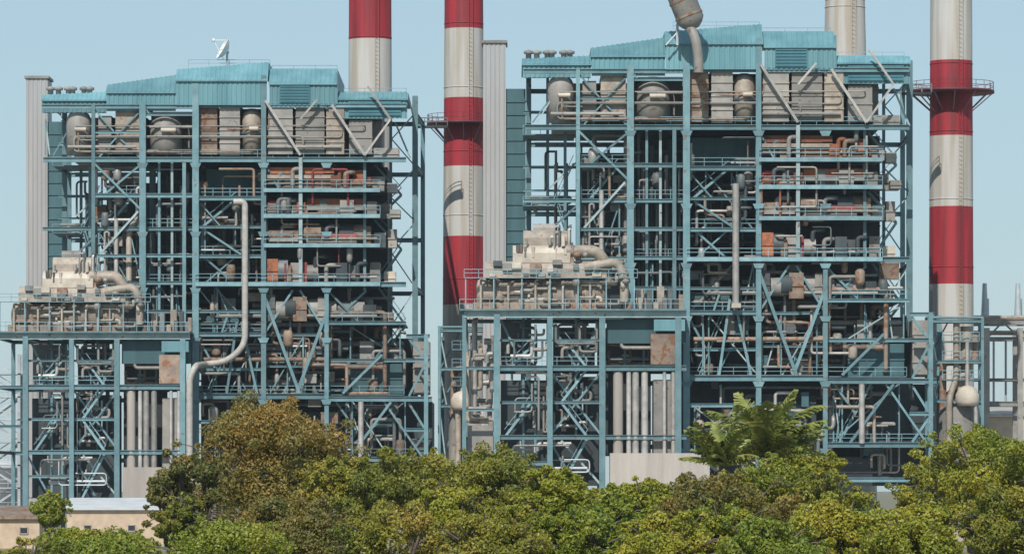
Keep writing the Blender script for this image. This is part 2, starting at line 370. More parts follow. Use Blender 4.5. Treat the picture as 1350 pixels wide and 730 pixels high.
    for x0, x1, y in ((726,822,150),(840,900,122),(1005,1108,150)):
        dd = rnd.uniform(-.1, .3); MB().tube([(X(x0), dd, Z(y)), (X(x1), dd, Z(y))], rnd.uniform(.15, .28), 10).build('header_pipe', M['duct'], t)
    # burner levels on the right, rust-brown and grey gear on each floor
    r2 = random.Random(5)
    for (ya, yb, warm) in ((211,172,1.),(247,214,.9),(288,250,.75),(342,292,.45),(396,346,.25)):
        x = 1004
        while x < 1156:
            wd = r2.uniform(8, 20)
            if x+wd > 1158: break
            hh = (ya-yb)*r2.uniform(.5, .8)
            mt = r2.choices(['rust','red','brown','duct','pipe_dark','casing'], [4*warm, 1.0*warm, 3*warm, 1.3, 1.2, 2.6*(1.15-warm)])[0]
            d0 = r2.uniform(.1, 1.6)
            kind = r2.random()
            if kind < .45: box('burner_box', x, x+wd, ya-hh, ya-3, d0, d0+3, mt)
            elif kind < .75:
                rr = hh*K*.42
                MB().tube([(X(x), d0+rr, Z(ya)+.6+rr), (X(x+wd*1.25), d0+rr, Z(ya)+.6+rr)], rr, 14).build('windbox', M[mt], t)
            else:
                MB().tube(bend([(X(x), d0, Z(ya)+.4), (X(x), d0, Z(ya-hh)), (X(x+wd), d0, Z(ya-hh)), (X(x+wd), d0+3, Z(ya-hh))], .6), .3, 8).build('fuel_pipe', M[mt], t)
            x += wd*r2.uniform(.8, 1.15)
        MB().tube([(X(1003), .9, Z(ya)+1.0), (X(1158), .9, Z(ya)+1.0)], .2, 8).build('header_pipe', M['brown' if warm > .5 else 'duct'], t)
    # tube-wall risers and buckstays before the furnace, sunlit gear at the open right end
    for i, x in enumerate((842, 848, 860, 866, 879, 884, 896)):
        MB().tube([(X(x, 5), 5+i % 3, Z(408)), (X(x, 5), 5+i % 3, Z(172+(i*37) % 60))], .16+.08*(i % 3), 8).build('riser', M[['pipe_dark','duct','casing'][i % 3]], t)
    for y in (190, 236, 282, 322, 360, 396):
        MB().ibeam((X(836, 13.6), 13.6, Z(y)), (X(1000, 13.6), 13.6, Z(y)), .3, .45).build('buckstay', M['dark_teal'], t)
    for i, (x0, x1, y0, y1, mt) in enumerate(((1148,1166,190,210,'duct'),(1168,1182,198,211,'pipe'),(1146,1172,226,247,'duct'),(1174,1188,236,247,'duct'),(1150,1166,268,288,'pipe'),(1168,1180,262,288,'duct'),
            (1146,1160,310,341,'duct'),(1164,1180,322,341,'cream'),(1128,1158,370,395,'beige'),(1160,1178,380,395,'brown'),(1130,1150,420,447,'duct'),(1164,1190,428,447,'duct'),(1150,1186,150,166,'duct'))):
        box('cabinet', x0, x1, y0, y1, 2.2+(i % 3)*1.5, 7, mt)
    for (x0, y, x1) in ((1004,184,1098),(1056,200,1140),(1004,234,1060),(1060,228,1140),(1006,272,1048),(1060,276,1130)):
        MB().box(X(x0), X(x1), .9, 3.2, Z(y+3), Z(y-6)).build('windbox', M['rust' if y < 235 else 'red' if y == 276 else 'brown'], t)
        MB().box(X(x0), X(x1), .3, 3.0, Z(y+10), Z(y+5)).build('burner_shelf', M['beige' if y < 210 else 'duct'], t)
    # process pipes through the bays
    def run(area, n, mts, rr=(.1,.28), seed=0, ds=(.6,8), name='pipe'):
        q = random.Random(seed); x0, x1, y0, y1 = area
        for _ in range(n):
            d = q.uniform(*ds); a = [q.uniform(x0, x1), q.uniform(y0, y1)]; pts = [(X(a[0]), d, Z(a[1]))]
            hz = q.random() < .5
            for k in range(q.choice((2, 3, 4))):
                if hz: a[0] = q.uniform(x0, x1)
                else: a[1] = q.uniform(y0, y1)
                hz = not hz; pts.append((X(a[0]), d, Z(a[1])))
            pts.append((pts[-1][0], d+2.5, pts[-1][2]))
            MB().tube(bend(pts, .5, 3), q.uniform(*rr), 8).build(name, M[q.choice(mts)], t)
    run((908,998,172,340), 12, ['pipe_dark','duct','casing'], seed=1)
    run((908,1196,350,494), 20, ['pipe_dark','duct','pipe_dark','brown'], seed=2, rr=(.12,.35))
    run((912,1190,504,632), 14, ['pipe_dark','duct','pipe'], seed=3, rr=(.12,.35))
    run((765,828,172,400), 14, ['pipe_dark','duct','casing'], seed=4)
    run((698,760,172,330), 6, ['pipe_dark','duct'], seed=6, ds=(14,20))
    run((700,1150,104,160), 7, ['brown','duct','pipe_dark'], seed=7, ds=(.1,.5), rr=(.08,.16))
    run((838,900,345,405), 5, ['pipe_dark','brown'], seed=8)
    # pale vertical pipes
    MB().tube([(X(1136), -.2, Z(584)), (X(1136), -.2, Z(506))], .36, 12).build('standpipe', M['pipe'], t)
    MB().tube([(X(1008,2), 2, Z(400)), (X(1008,2), 2, Z(346))], .25, 10).build('standpipe', M['pipe'], t)
    for x, y0, y1, d in ((793,330,250,.9),(790,395,340,.9)):
        MB().tube([(X(x), d, Z(y0)), (X(x), d, Z(y1))], .3, 10).build('standpipe', M['pipe'], t)
    # ---- roof: stepped sheeted mansards with a shaded recessed wall below
    def roof(x0, x1, yt, ym, yb, d0, slope=2.5, yl=None):
        zl = Z(yl if yl is not None else yt, slope)
        mb = MB(); xa, xb = X(x0, d0), X(x1, d0)
        sheet(mb, (xa, d0, Z(ym)), (xb, d0, Z(ym)), (xa, d0+slope, zl), (xb, d0+slope, Z(yt, slope)), .6, .08)
        zt = Z(yt, slope)
        mb.add([(xa, d0+slope, zl-.02), (xb, d0+slope, zt-.02), (xb, DR-1, zt-.02), (xa, DR-1, zl-.02)], [(0,1,2,3)])                # flat top behind the mansard
        mb.add([(xa, d0+.1, Z(ym)), (xa, DR-1, Z(ym)), (xa, DR-1, zl-.03), (xa, d0+slope, zl-.03)], [(0,1,2,3)])
        mb.add([(xb, d0+.1, Z(ym)), (xb, DR-1, Z(ym)), (xb, DR-1, zt-.1), (xb, d0+slope, zt-.1)], [(0,3,2,1)])
        mb.build('roof_sheeting', M['roof'], t)
        if yb > ym+2:
            g = MB(); sheet(g, (xa+.1, d0+.25, Z(yb)), (xb-.1, d0+.25, Z(yb)), (xa+.1, d0+.25, Z(ym)+.02), (xb-.1, d0+.25, Z(ym)+.02), .6, .08)
            g.build('gable_wall', M['roof'], t)
        MB().bar((xa, d0-.02, Z(ym)-.05), (xb, d0-.02, Z(ym)-.05), .14, .16).build('gutter', M['roof'], t)
    roof(688, 780, 73, 84, 102, 1.0, 1.5, 77); roof(779, 878, 50, 74, 100, 0, 2.5, 64); roof(877, 1006, 33, 58, 92, -.5, 3, 43)
    roof(1007, 1102, 42, 62, 92, 0, 3); roof(1103, 1201, 74, 83, 110, .5, 1.5)
    MB().box(X(1100)+.1, X(1100)+.3, .3, 20, Z(90), Z(46)).build('gable_wall', M['roof'], t)
    for x0, x1, y0, y1, d in ((1022,1064,64,89,.1),(1118,1192,86,107,.6)):  # slatted panels added in darker teal, painting shade onto the roof fascia
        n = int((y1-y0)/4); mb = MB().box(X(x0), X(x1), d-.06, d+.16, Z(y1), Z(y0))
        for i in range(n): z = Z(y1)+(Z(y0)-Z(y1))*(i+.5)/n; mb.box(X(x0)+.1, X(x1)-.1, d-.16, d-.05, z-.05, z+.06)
        mb.build('painted_shade_panel', M['shade_teal'], t)
    for x in (697, 708, 722, 728, 744, 752): # little rooftop vents on the low roof
        MB().lathe([(.0,0),(.35,0),(.35,.9),(.6,1),(.6,1.3),(0,1.5)], (X(x), 5, Z(78, 2.5)-.1), 12).build('roof_vent', M['duct'], t)
    for x0, x1, y in ((890,1005,36),(1008,1100,44),(1110,1198,76)):
        mb = MB(); rail_mb(mb, X(x0), X(x1), Z(y, 4)-.1, 6.5, 2.2, 1.0); mb.build('handrail', M['rail'], t)
    # right annex frame beside the boiler
    for x, d in ((1227,0),(1238,10)):
        MB().ibeam((X(x, d), d, 0), (X(x, d), d, Z(412)), .55).build('column', M['steel'], t)
    for y in (414, 448, 545):
        MB().ibeam((X(1199), .2, Z(y)), (X(1232), .2, Z(y)), .4, .5).build('beam', M['steel'], t)
    for a in ((1203,418,1226,448),(1226,452,1203,498),(1203,508,1226,545),(1226,549,1203,582)):
        MB().bar((X(a[0]), .4, Z(a[1])), (X(a[2]), .4, Z(a[3])), .3).build('brace', M['steel'], t)
    box('duct_casing', 1203, 1226, 420, 494, 5, 12, 'duct')
    return t

# ================================================================== TURBINE DECK (lower steel frame left of the boiler)
def turbine_deck():
    t = thing('turbine_deck', '', 'steel structure'); D0, D1 = -7, 12
    def x_(px): return X(px, D0)
    def z_(py): return Z(py, D0)
    for x, wd, y0 in ((612,5,414),(655,8,414),(725,7,418),(794,8,418),(894,8,418)):
        MB().ibeam((x_(x), D0, 0), (x_(x), D0, z_(y0)), wd*K).build('column', M['steel'], t)
    for x in (612, 655, 690, 725, 760, 794, 850, 894):
        MB().ibeam((x_(x), D1, 0), (x_(x), D1, z_(416)), .55).build('column', M['steel'], t)
    for x, y0, y1 in ((690,418,640),(706,486,640),(760,418,576),(825,418,485),(850,418,485)):
        MB().ibeam((x_(x), D0+4, z_(y1)), (x_(x), D0+4, z_(y0)), .3).build('column', M['steel'], t)
    for x0, x1, y, h, d in ((612,905,414,9,0),(655,905,485,7,0),(655,905,576,6,0),(655,794,448,3,1),(655,794,530,4,1),(612,655,485,4,0),(612,655,540,4,0),(655,725,610,4,0)):
        MB().ibeam((x_(x0), D0+d, z_(y)), (x_(x1), D0+d, z_(y)), h*K*.8, h*K).build('beam', M['pale_steel' if y == 414 else 'steel'], t)
    for y in (416, 485, 576):
        MB().ibeam((x_(612), D1, z_(y)), (x_(894), D1, z_(y)), .5).build('beam', M['steel'], t)
        for x in (612, 655, 725, 794, 894):
            MB().ibeam((x_(x), D0, z_(y)), (x_(x), D1, z_(y)), .4).build('girder', M['steel'], t)
    MB().box(x_(606), x_(905), D0-.8, D1+1, z_(414)+.42, z_(414)+.62).build('deck_slab', M['grating'], t)
    MB().box(x_(800), x_(905), D0+1.2, D0+2.2, z_(452), z_(420)).build('fascia_panel', M['dark_teal'], t)
    MB().box(x_(862), x_(903), D0-.3, D0-.15, z_(436), z_(421)).build('fascia_panel', M['roof'], t)
    for x0, x1, y in ((606,904,357),(606,904,392),(656,793,485)):
        pass
    mb = MB(); rail_mb(mb, x_(606), x_(904), z_(414)+.62, D0-.7, 1.8, 1.2); mb.build('handrail', M['rail'], t)
    mb = MB(); rail_mb(mb, x_(656), x_(793), z_(485)+.3, D0+.2, 1.8, 1.1); mb.build('handrail', M['rail'], t)
    # X braces and stair flights
    for a in ((725,488,794,574),(794,488,725,574),(655,580,690,640),(725,580,760,640),(740,580,794,640),(660,420,690,484),(725,420,760,484),(794,420,760,484),(690,488,725,574)):
        MB().bar((x_(a[0]), D0+2.2, z_(a[1])), (x_(a[2]), D0+2.2, z_(a[3])), .26).build('brace', M['pale_steel' if a[0] == 740 else 'steel'], t)
    for a in ((740,775,640,576,1),(775,740,576,530,1),(740,775,530,485,1),(775,745,485,448,1.5),(672,708,485,448,2),(665,700,576,530,2)):
        stair_mb(x_(a[0]), x_(a[1]), z_(a[2]), z_(a[3]), D0+a[4]).build('stair', M['rail'], t)
    # condenser block, tanks and pipes beneath the deck
    for x0, x1, y0, y1, d, mt in ((660,722,500,640,4,'casing'),(728,790,495,640,5,'casing'),(660,700,424,480,5,'pipe_dark'),(730,785,430,480,4,'casing'),(800,890,430,482,5,'casing'),
                                  (862,890,500,600,1,'duct'),(616,650,560,640,3,'duct'),(858,890,440,480,0,'brown'),(798,860,490,600,6,'casing')):
        MB().box(x_(x0), x_(x1), D0+d, D0+d+6, z_(y1), z_(y0)).build('condenser_casing' if d > 3 else 'cabinet', M[mt], t)
        if x0 == 616: bpy.data.objects[LAST[0]]['skip'] = 1
    q = random.Random(21)
    def run(area, n, mts, rr=(.09,.24), ds=(.4,6)):
        x0, x1, y0, y1 = area
        for _ in range(n):
            d = D0+q.uniform(*ds); a = [q.uniform(x0, x1), q.uniform(y0, y1)]; pts = [(x_(a[0]), d, z_(a[1]))]; hz = q.random() < .5
            for k in range(q.choice((2, 3, 4))):
                if hz: a[0] = q.uniform(x0, x1)
                else: a[1] = q.uniform(y0, y1)
                hz = not hz; pts.append((x_(a[0]), d, z_(a[1])))
            MB().tube(bend(pts, .5, 3), q.uniform(*rr), 8).build('pipe', M[q.choice(mts)], t)
    run((660,722,422,482), 12, ['pipe','duct','pipe_dark','pipe_dark']); run((728,790,422,482), 12, ['pipe','duct','duct','pipe_dark'])
    run((660,722,490,572), 12, ['pipe','duct','pipe_dark']); run((728,790,490,572), 12, ['pipe','galv','duct'])
    run((660,790,580,636), 10, ['pipe','galv','pipe_dark']); run((800,890,440,482), 7, ['duct','pipe_dark','brown']); run((864,890,505,590), 5, ['pipe','pipe_dark'])
    n0 = set(o.name for o in bpy.data.objects)
    run((615,652,420,570), 12, ['beige','pipe','duct'], (.15,.4))
    for o in bpy.data.objects:
        if o.name not in n0: o['skip'] = 1
    for x, r_ in ((815,.62),(829,.3),(838,.42),(850,.42),(876,.22),(888,.3)):
        z0 = z_(600); MB().tube([(x_(x), D0-.1+r_, z0), (x_(x), D0-.1+r_, z_(490))], r_, 14).build('riser_pipe', M['pipe' if x not in (815,) else 'concrete'], t)
    MB().box(x_(804), x_(935), D0-1.4, D0+3, 0, z_(597)).build('plinth', M['concrete'], t)
    return t

# ================================================================== TURBINE (beige machine on the deck)
def turbine():
    t = thing('steam_turbine', '', 'turbine'); D0 = -5.5; zb = Z(414, -7)+.62
    def x_(px): return X(px, D0)
    def z_(py): return Z(py, D0)
    def capsule(x0, x1, zc, r, d, e=.5):
        L = x_(x1)-x_(x0)
        return MB().lathe([(0,0),(r*.6,.0),(r*.9,e*.35),(r,e),(r,L*.33),(r*1.05,L*.335),(r*1.05,L*.36),(r,L*.365),(r,L*.66),(r*1.05,L*.665),(r*1.05,L*.69),(r,L*.7),(r,L-e),(r*.9,L-e*.35),(r*.6,L),(0,L)], (x_(x0), d, zc), 28, 'X')
    capsule(628, 716, z_(386), 1.85, D0+2.4).build('generator_casing', M['beige'], t)
    capsule(712, 800, z_(384), 2.0, D0+2.4).build('low_pressure_casing', M['beige'], t)
    MB().box(x_(624), x_(806), D0+.3, D0+5, zb, z_(398)).build('bedplate', M['brown'], t)
    # middle tier: long lagged hood with a bright rounded top
    L = MB(); pr = [(-1,0),(-1,.6),(-.88,.9),(-.6,1.06),(.6,1.06),(.88,.9),(1,.6),(1,0)]
    def hood(mb, x0, x1, y0, y1, d, half):
        za, zc = z_(y1), z_(y0); n = len(pr)
        vs = [(x_(x0), d+u*half, za+(zc-za)*v) for u, v in pr]+[(x_(x1), d+u*half, za+(zc-za)*v) for u, v in pr]
        mb.add(vs, [(i, (i+1) % n, (i+1) % n+n, i+n) for i in range(n)]+[tuple(range(n))[::-1], tuple(range(n, 2*n))]); return mb
    hood(MB(), 640, 800, 345, 366, D0+3, 2.6).build('lagged_hood', M['beige'], t)
    hood(MB(), 676, 752, 324, 346, D0+3, 2.2).build('lagged_hood', M['cream'], t)
    hood(MB(), 690, 748, 304, 325, D0+3.2, 1.6).build('inlet_hood', M['beige'], t)
    hood(MB(), 703, 732, 294, 306, D0+3.2, 1.0).build('inlet_hood', M['duct'], t)
    MB().box(x_(684), x_(756), D0+1.2, D0+4.8, z_(346)+.02, z_(338)).build('seal_ring', M['brown'], t)
    # cross-over pipes and valve gear to the right
    MB().tube(bend([(x_(745), D0+1.5, z_(330)), (x_(788), D0+1.5, z_(330)), (x_(800), D0+1.5, z_(350)), (x_(800), D0+1.5, z_(380))], 1.3, 6), .75, 14).build('crossover_pipe', M['beige'], t)
    MB().tube(bend([(x_(770), D0, z_(352)), (x_(815), D0, z_(345)), (x_(823), D0, z_(368)), (x_(823), D0, z_(398))], 1, 6), .55, 12).build('crossover_pipe', M['beige'], t)
    q = random.Random(9)
    for i in range(22):
        x = q.uniform(752, 826); y = q.uniform(322+(x-752)*.35, 398); d = D0+q.uniform(-.6, 3); r_ = q.uniform(.25, .6)
        h = q.uniform(.6, 1.6)
        MB().lathe([(0,0),(r_*.6,0),(r_*.6,h*.3),(r_,h*.35),(r_,h*.8),(r_*.7,h),(0,h)], (x_(x), d, z_(y)), 12).build('valve', M[q.choice(['beige','cream','brown','duct'])], t)
    for i in range(14):
        x = q.uniform(690, 760); y = q.uniform(296, 322); d = D0+q.uniform(.8, 3)
        MB().tube(bend([(x_(x), d, z_(326)), (x_(x), d, z_(y)), (x_(x+q.uniform(-12, 12)), d, z_(y))], .3, 3), q.uniform(.1, .25), 8).build('pipe', M[q.choice(['pipe','beige','duct','pipe_dark'])], t)
    for i in range(9):
        x = 634+i*18; MB().tube(bend([(x_(x), D0-.1, zb), (x_(x), D0-.1, z_(372+q.uniform(-4, 8))), (x_(x+8), D0+1.2, z_(370))], .3, 3), .16, 8).build('pipe', M[q.choice(['pipe','beige','brown'])], t)
    MB().box(x_(785), x_(822), D0+1, D0+4, zb, z_(376)).build('control_cabinet', M['dark'], t)
    for i in range(5):
        MB().tube([(x_(830+i*14), D0+.5+i*.6, zb), (x_(830+i*14), D0+.5+i*.6, zb+q.uniform(.8, 1.8))], q.uniform(.3, .5), 10).build('oil_filter', M[['brown','beige','duct'][i % 3]], t)
    for i in range(26):                     # drains, gauges and small lagged lines over the casings
        x = q.uniform(632, 800); y = q.uniform(370, 402); d = D0+q.uniform(-.2, .5); r_ = q.uniform(.1, .24); L = q.uniform(.8, 3)
        pts = [(x_(x), d+1.5, z_(y)), (x_(x), d, z_(y)), (x_(x)+L, d, z_(y)), (x_(x)+L, d, z_(y)+q.uniform(-1, 1))]
        MB().tube(bend(pts, .3, 3), r_, 8).build('drain_pipe', M[q.choice(['duct','brown','pipe_dark','cream','beige'])], t)
    for i in range(16):
        x = q.uniform(640, 800); y = q.uniform(344, 364); w_ = q.uniform(.4, 1.4)
        MB().box(x_(x), x_(x)+w_, D0-.1, D0+.6, z_(y)-.4, z_(y)+q.uniform(.1, .6)).build('inspection_box', M[q.choice(['duct','brown','cream','pipe_dark'])], t)
    for i in range(12):
        x = q.uniform(682, 756); y = q.uniform(322, 345)
        MB().tube([(x_(x), D0+.9, z_(y)), (x_(x), D0+.9, z_(y)+q.uniform(.5, 1.5))], q.uniform(.12, .3), 8).build('vent_stub', M[q.choice(['duct','brown','cream','pipe_dark'])], t)
    for i in range(10):
        x = 832+i*7; h = q.uniform(.8, 3.2)
        MB().box(x_(x), x_(x)+q.uniform(.5, .9), D0+.3+i % 3, D0+2+i % 3, zb, zb+h).build('cabinet', M[q.choice(['duct','brown','beige','pipe_dark','dark_teal'])], t)
    # gallery rail round the machine
    mb = MB(); z = z_(366)
    mb.box(x_(612), x_(840), D0-1.1, D0-.2, z-.08, z); rail_mb(mb, x_(612), x_(840), z, D0-1.05, 1.7, 1.0)
    for i in range(7): mb.bar((x_(614+i*37), D0-.9, zb), (x_(614+i*37), D0-.9, z), .14)
    mb.build('gallery', M['rail'], t)
    return t

# ---- build once, then copy to the second unit
UR = Vector((OX, YU, OZ)); UL = Vector(((258-675)*.1, 0, .7))
def place(root, lr, ll, group, sx=1, dx=0):
    root.location = UR; root['label'] = lr; root['group'] = group
    c = dup(root); c.location = UL+Vector((dx,0,0)); c.scale = (sx,1,1); c['label'] = ll; c['group'] = group
    return root, c
bh, bh2 = place(boiler_house(), 'teal steel boiler house nearest the camera, at right of the picture, between two striped chimneys',
                'teal steel boiler house farther left, with a white dish standing on its roof', 'boiler houses of the power plant')
place(turbine_deck(), 'teal steel deck under the right-hand turbine, with pale risers on a concrete plinth',
      'teal steel deck under the left-hand turbine, at the left edge above the beige wall', 'steel turbine decks', .92)
place(turbine(), 'stepped beige turbine on the right-hand deck, in front of the striped chimney foot',
      'stepped beige turbine on the left-hand deck, near the left edge of the picture', 'steam turbines', .93, .4)
for o in bpy.data.objects:
    if 'skip' in o: del o['skip']
M['cream_grey'] = mat('weathered_pale_lagging', (.50,.48,.45), (.33,.31,.29), .55, .8, vary=.05)
# pipes that differ between the two units
MB().tube([P(970,402,-.9), P(970,242,-.9)], .42, 14).build('steam_pipe', M['pipe'], bh)
MB().box(X(964), X(976), -1.4, -.2, Z(406), Z(400)).build('pipe_support', M['cream'], bh)
mb = MB()
def PL(px, py, d): return W(px, py, d)-UL
mb.tube(bend([PL(308,266,-.8), PL(323,266,-.8), PL(323,455,-.8), PL(300,476,-.8), PL(270,480,-.8), PL(258,482,-8.6), PL(250,498,-8.6), PL(250,600,-8.6)], 1.6, 6), .42, 14)
mb.build('steam_pipe', M['cream_grey'], bh2)['label'] = 'pale steam pipe with a dogleg'
MB().tube(bend([PL(183,285,2), PL(170,305,2), PL(170,370,2)], 1, 5), .4, 12).build('steam_pipe', M['cream'], bh2)

# repairs and later pipework, different on each unit
def extra(parent, area, n, mts, rr, seed, ds, dx=0):
    q = random.Random(seed); x0, x1, y0, y1 = area
    for _ in range(n):
        d = q.uniform(*ds); a = [q.uniform(x0, x1), q.uniform(y0, y1)]; pts = [(X(a[0]), d, Z(a[1]))]; hz = q.random() < .5; L = q.uniform(14, 60)
        for k in range(q.choice((1, 2, 3, 3))):
            if hz: a[0] = min(x1, max(x0, a[0]+q.choice((-1, 1))*L))
            else: a[1] = min(y1, max(y0, a[1]+q.choice((-1, 1))*L))
            hz = not hz; pts.append((X(a[0]), d, Z(a[1])))
        pts.append((pts[-1][0], d+3, pts[-1][2]))
        o = MB().tube(bend(pts, .4, 3), q.uniform(*rr), 8).build('service_pipe', M[q.choice(mts)], parent)
        if q.random() < .45:
            p = Vector(pts[0]); h = q.uniform(.5, 1.3); r_ = q.uniform(.3, .7)
            MB().lathe([(0,-h),(r_*.7,-h),(r_,-h*.6),(r_,h*.6),(r_*.7,h),(0,h)], p, 14).build('service_drum', M[q.choice(mts)], parent)
for par, sd_ in ((bh, 100), (bh2, 200)):
    G_ = ['duct','pipe','pipe_dark','beige','brown']
    extra(par, (908,998,180,340), 12, G_, (.09,.2), sd_+1, (.4,3))
    extra(par, (765,828,180,400), 12, G_, (.09,.2), sd_+2, (.5,4))
    extra(par, (838,900,180,400), 6, ['duct','pipe_dark'], (.09,.2), sd_+3, (2,4))
    extra(par, (908,1196,346,494), 26, G_, (.1,.25), sd_+4, (.5,4))
    extra(par, (912,1225,504,632), 22, G_, (.1,.25), sd_+5, (.5,4))
    extra(par, (1004,1158,176,342), 12, G_+['red','rust'], (.08,.18), sd_+6, (-.3,.6))
    q = random.Random(sd_)
    for i in range(34):                      # cabinets, panels and lagged boxes hung in the bays
        x = q.choice((q.uniform(765,820), q.uniform(908,985), q.uniform(1004,1180), q.uniform(1004,1180))); y = q.uniform(350, 600) if x > 900 else q.uniform(190, 400)
        d = q.uniform(1.2, 5); w_, h_ = q.uniform(.8, 2.6), q.uniform(.8, 2.4)
        c = P(x, y, d); mb = MB().box(c.x-w_/2, c.x+w_/2, d, d+1.4, c.z-h_/2, c.z+h_/2)
        mb.box(c.x-w_/2-.05, c.x+w_/2+.05, d-.06, d+.1, c.z+h_/2-.15, c.z+h_/2+.05); mb.bar((c.x-w_*.2, d-.03, c.z-h_/2+.1), (c.x-w_*.2, d-.03, c.z+h_/2-.2), .05)
        mb.build('cabinet', M[q.choice(['duct','dark_teal','beige','duct','pipe_dark','brown'])], par)
    q = random.Random(sd_+9)
    for (x0, x1, y0, y1) in ((762,831,268,338),(762,831,340,405),(831,905,345,405),(905,1000,345,410),(905,1000,415,495),(1000,1088,415,495),(1088,1199,400,446),(1088,1199,505,584),(905,1000,536,600),(692,762,110,160),(905,1000,225,300)):
        for i in range(3):
            a_, b_ = q.uniform(x0, x1), q.uniform(x0, x1); d = q.uniform(1.0, 3.5)
            MB().bar((X(a_, d), d, Z(y0)), (X(a_, d), d, Z(y1)), .18).build('hanger', M['steel'], par)
            MB().bar((X(a_, d+.2), d+.2, Z(y0)), (X(b_, d+.2), d+.2, Z(y1)), .17).build('light_brace', M[q.choice(['steel','pale_steel'])], par)
# gusset plates where beams meet the main front columns
for par in (bh, bh2):
    for x in (831, 905, 1000, 1088):
        for y in (168, 264, 342, 412, 498, 586):
            mb = MB(); c = P(x, y, 0); mb.add([(c.x-.75,-.42,c.z-.45),(c.x+.75,-.42,c.z-.45),(c.x+.45,-.42,c.z-1.1),(c.x-.45,-.42,c.z-1.1),(c.x-.75,-.46,c.z-.45),(c.x+.75,-.46,c.z-.45),(c.x+.45,-.46,c.z-1.1),(c.x-.45,-.46,c.z-1.1)],
                [(0,1,2,3),(7,6,5,4),(0,4,5,1),(1,5,6,2),(2,6,7,3),(3,7,4,0)])
            mb.build('gusset_plate', M['steel'], par)
# ---- tanks beside each boiler house
def side_vessel(loc, label, flip=1):
    t = thing('process_vessel', label, 'vessel', loc, 'lagged vessels beside the boiler houses')
    MB().lathe([(0,0),(2.7,0),(2.7,6.2),(2.8,6.3),(2.8,6.5),(2.7,6.6),(2.7,16.6),(2.2,18.0),(1.2,19.0),(0,19.2)], (0,1.2,0), 32).build('shell', M['duct'], t)
    MB().lathe([(0,0),(1.2,0),(1.5,.5),(1.5,1.4),(1.1,2.2),(.5,2.5),(0,2.6)], (.9*flip,-1.9,17.0), 24).build('dome', M['cream'], t)
    MB().tube(bend([(0,0,19),(0,0,20.5),(1.0,0,21),(1.0,0,27)], 1, 5), .8, 12).build('outlet_pipe', M['beige'], t)
    MB().tube(bend([(-1.4,-2.0,0),(-1.4,-2.0,18),(-.4,-1,20.5),(-.4,-1,27.5)], 1, 5), .4, 10).build('pipe', M['beige'], t)
    MB().tube(bend([(1.9,-2.4,0),(1.9,-2.4,17),(.9,-1.6,19),(.9,-1.6,25)], 1, 5), .26, 10).build('pipe', M['pipe'], t)
    MB().tube(bend([(-2.0,0,16.5),(-2.0,0,22.5),(2.0,0,22.5),(2.0,0,26)], .8, 5), .45, 10).build('pipe', M['brown'], t)
    mb = MB()
    for s in (-.25, .25): mb.bar((s-.4, -1.75, 0), (s-.4, -1.75, 15), .08)
    for i in range(40): mb.bar((-.65, -1.75, .4+i*.37), (-.15, -1.75, .4+i*.37), .05)
    mb.build('ladder', M['galv'], t)
    for z in (20.2, 22.6, 25):
        MB().box(-2.2, 2.4, -1.6, 1.6, z, z+.15).build('platform', M['grating'], t); pf = bpy.data.objects[LAST[0]]
        mb = MB(); rail_mb(mb, -2.2, 2.4, z+.15, -1.6, 1.1, 1.1); mb.build('handrail', M['rail'], pf)
    for sx, sy in ((-2.2,-1.6),(2.4,-1.6),(-2.2,1.6),(2.4,1.6)):
        sx = -3.9 if sx < 0 else 2.8; MB().ibeam((sx, sy*1.1, 0), (sx, sy*1.1, 28), .36).build('leg', M['steel'], t)
    for z in (9, 17.6, 22.5, 27.6):
        for sy in (-1.76, 1.76): MB().ibeam((-3.9, sy, z), (2.8, sy, z), .25, .35).build('beam', M['steel'], t)
    for z0, z1 in ((0,9),(9,17.6),(17.6,22.5),(22.5,27.6)):
        MB().bar((-3.9, 1.8, z0), (-1.2, 1.8, z1), .18).build('brace', M['steel'], t)
        MB().bar((-3.9, -1.5, z1), (-2.9, -1.5, z0), .18).build('brace', M['pale_steel'], t)
    MB().box(-4.1, 2.9, -1.9, 1.9, 28, 28.2).build('top_plate', M['steel'], t)
    return t
p = W(1264, 595, -28); side_vessel((p.x, -28, .0), 'grey lagged vessel with cream dome beside the right-hand boiler house'); 
for o in bpy.data.objects:
    pass
p = W(618, 590, 6); side_vessel((p.x, 6, 0), 'lagged vessel with cream dome standing between the two boiler houses', -1)

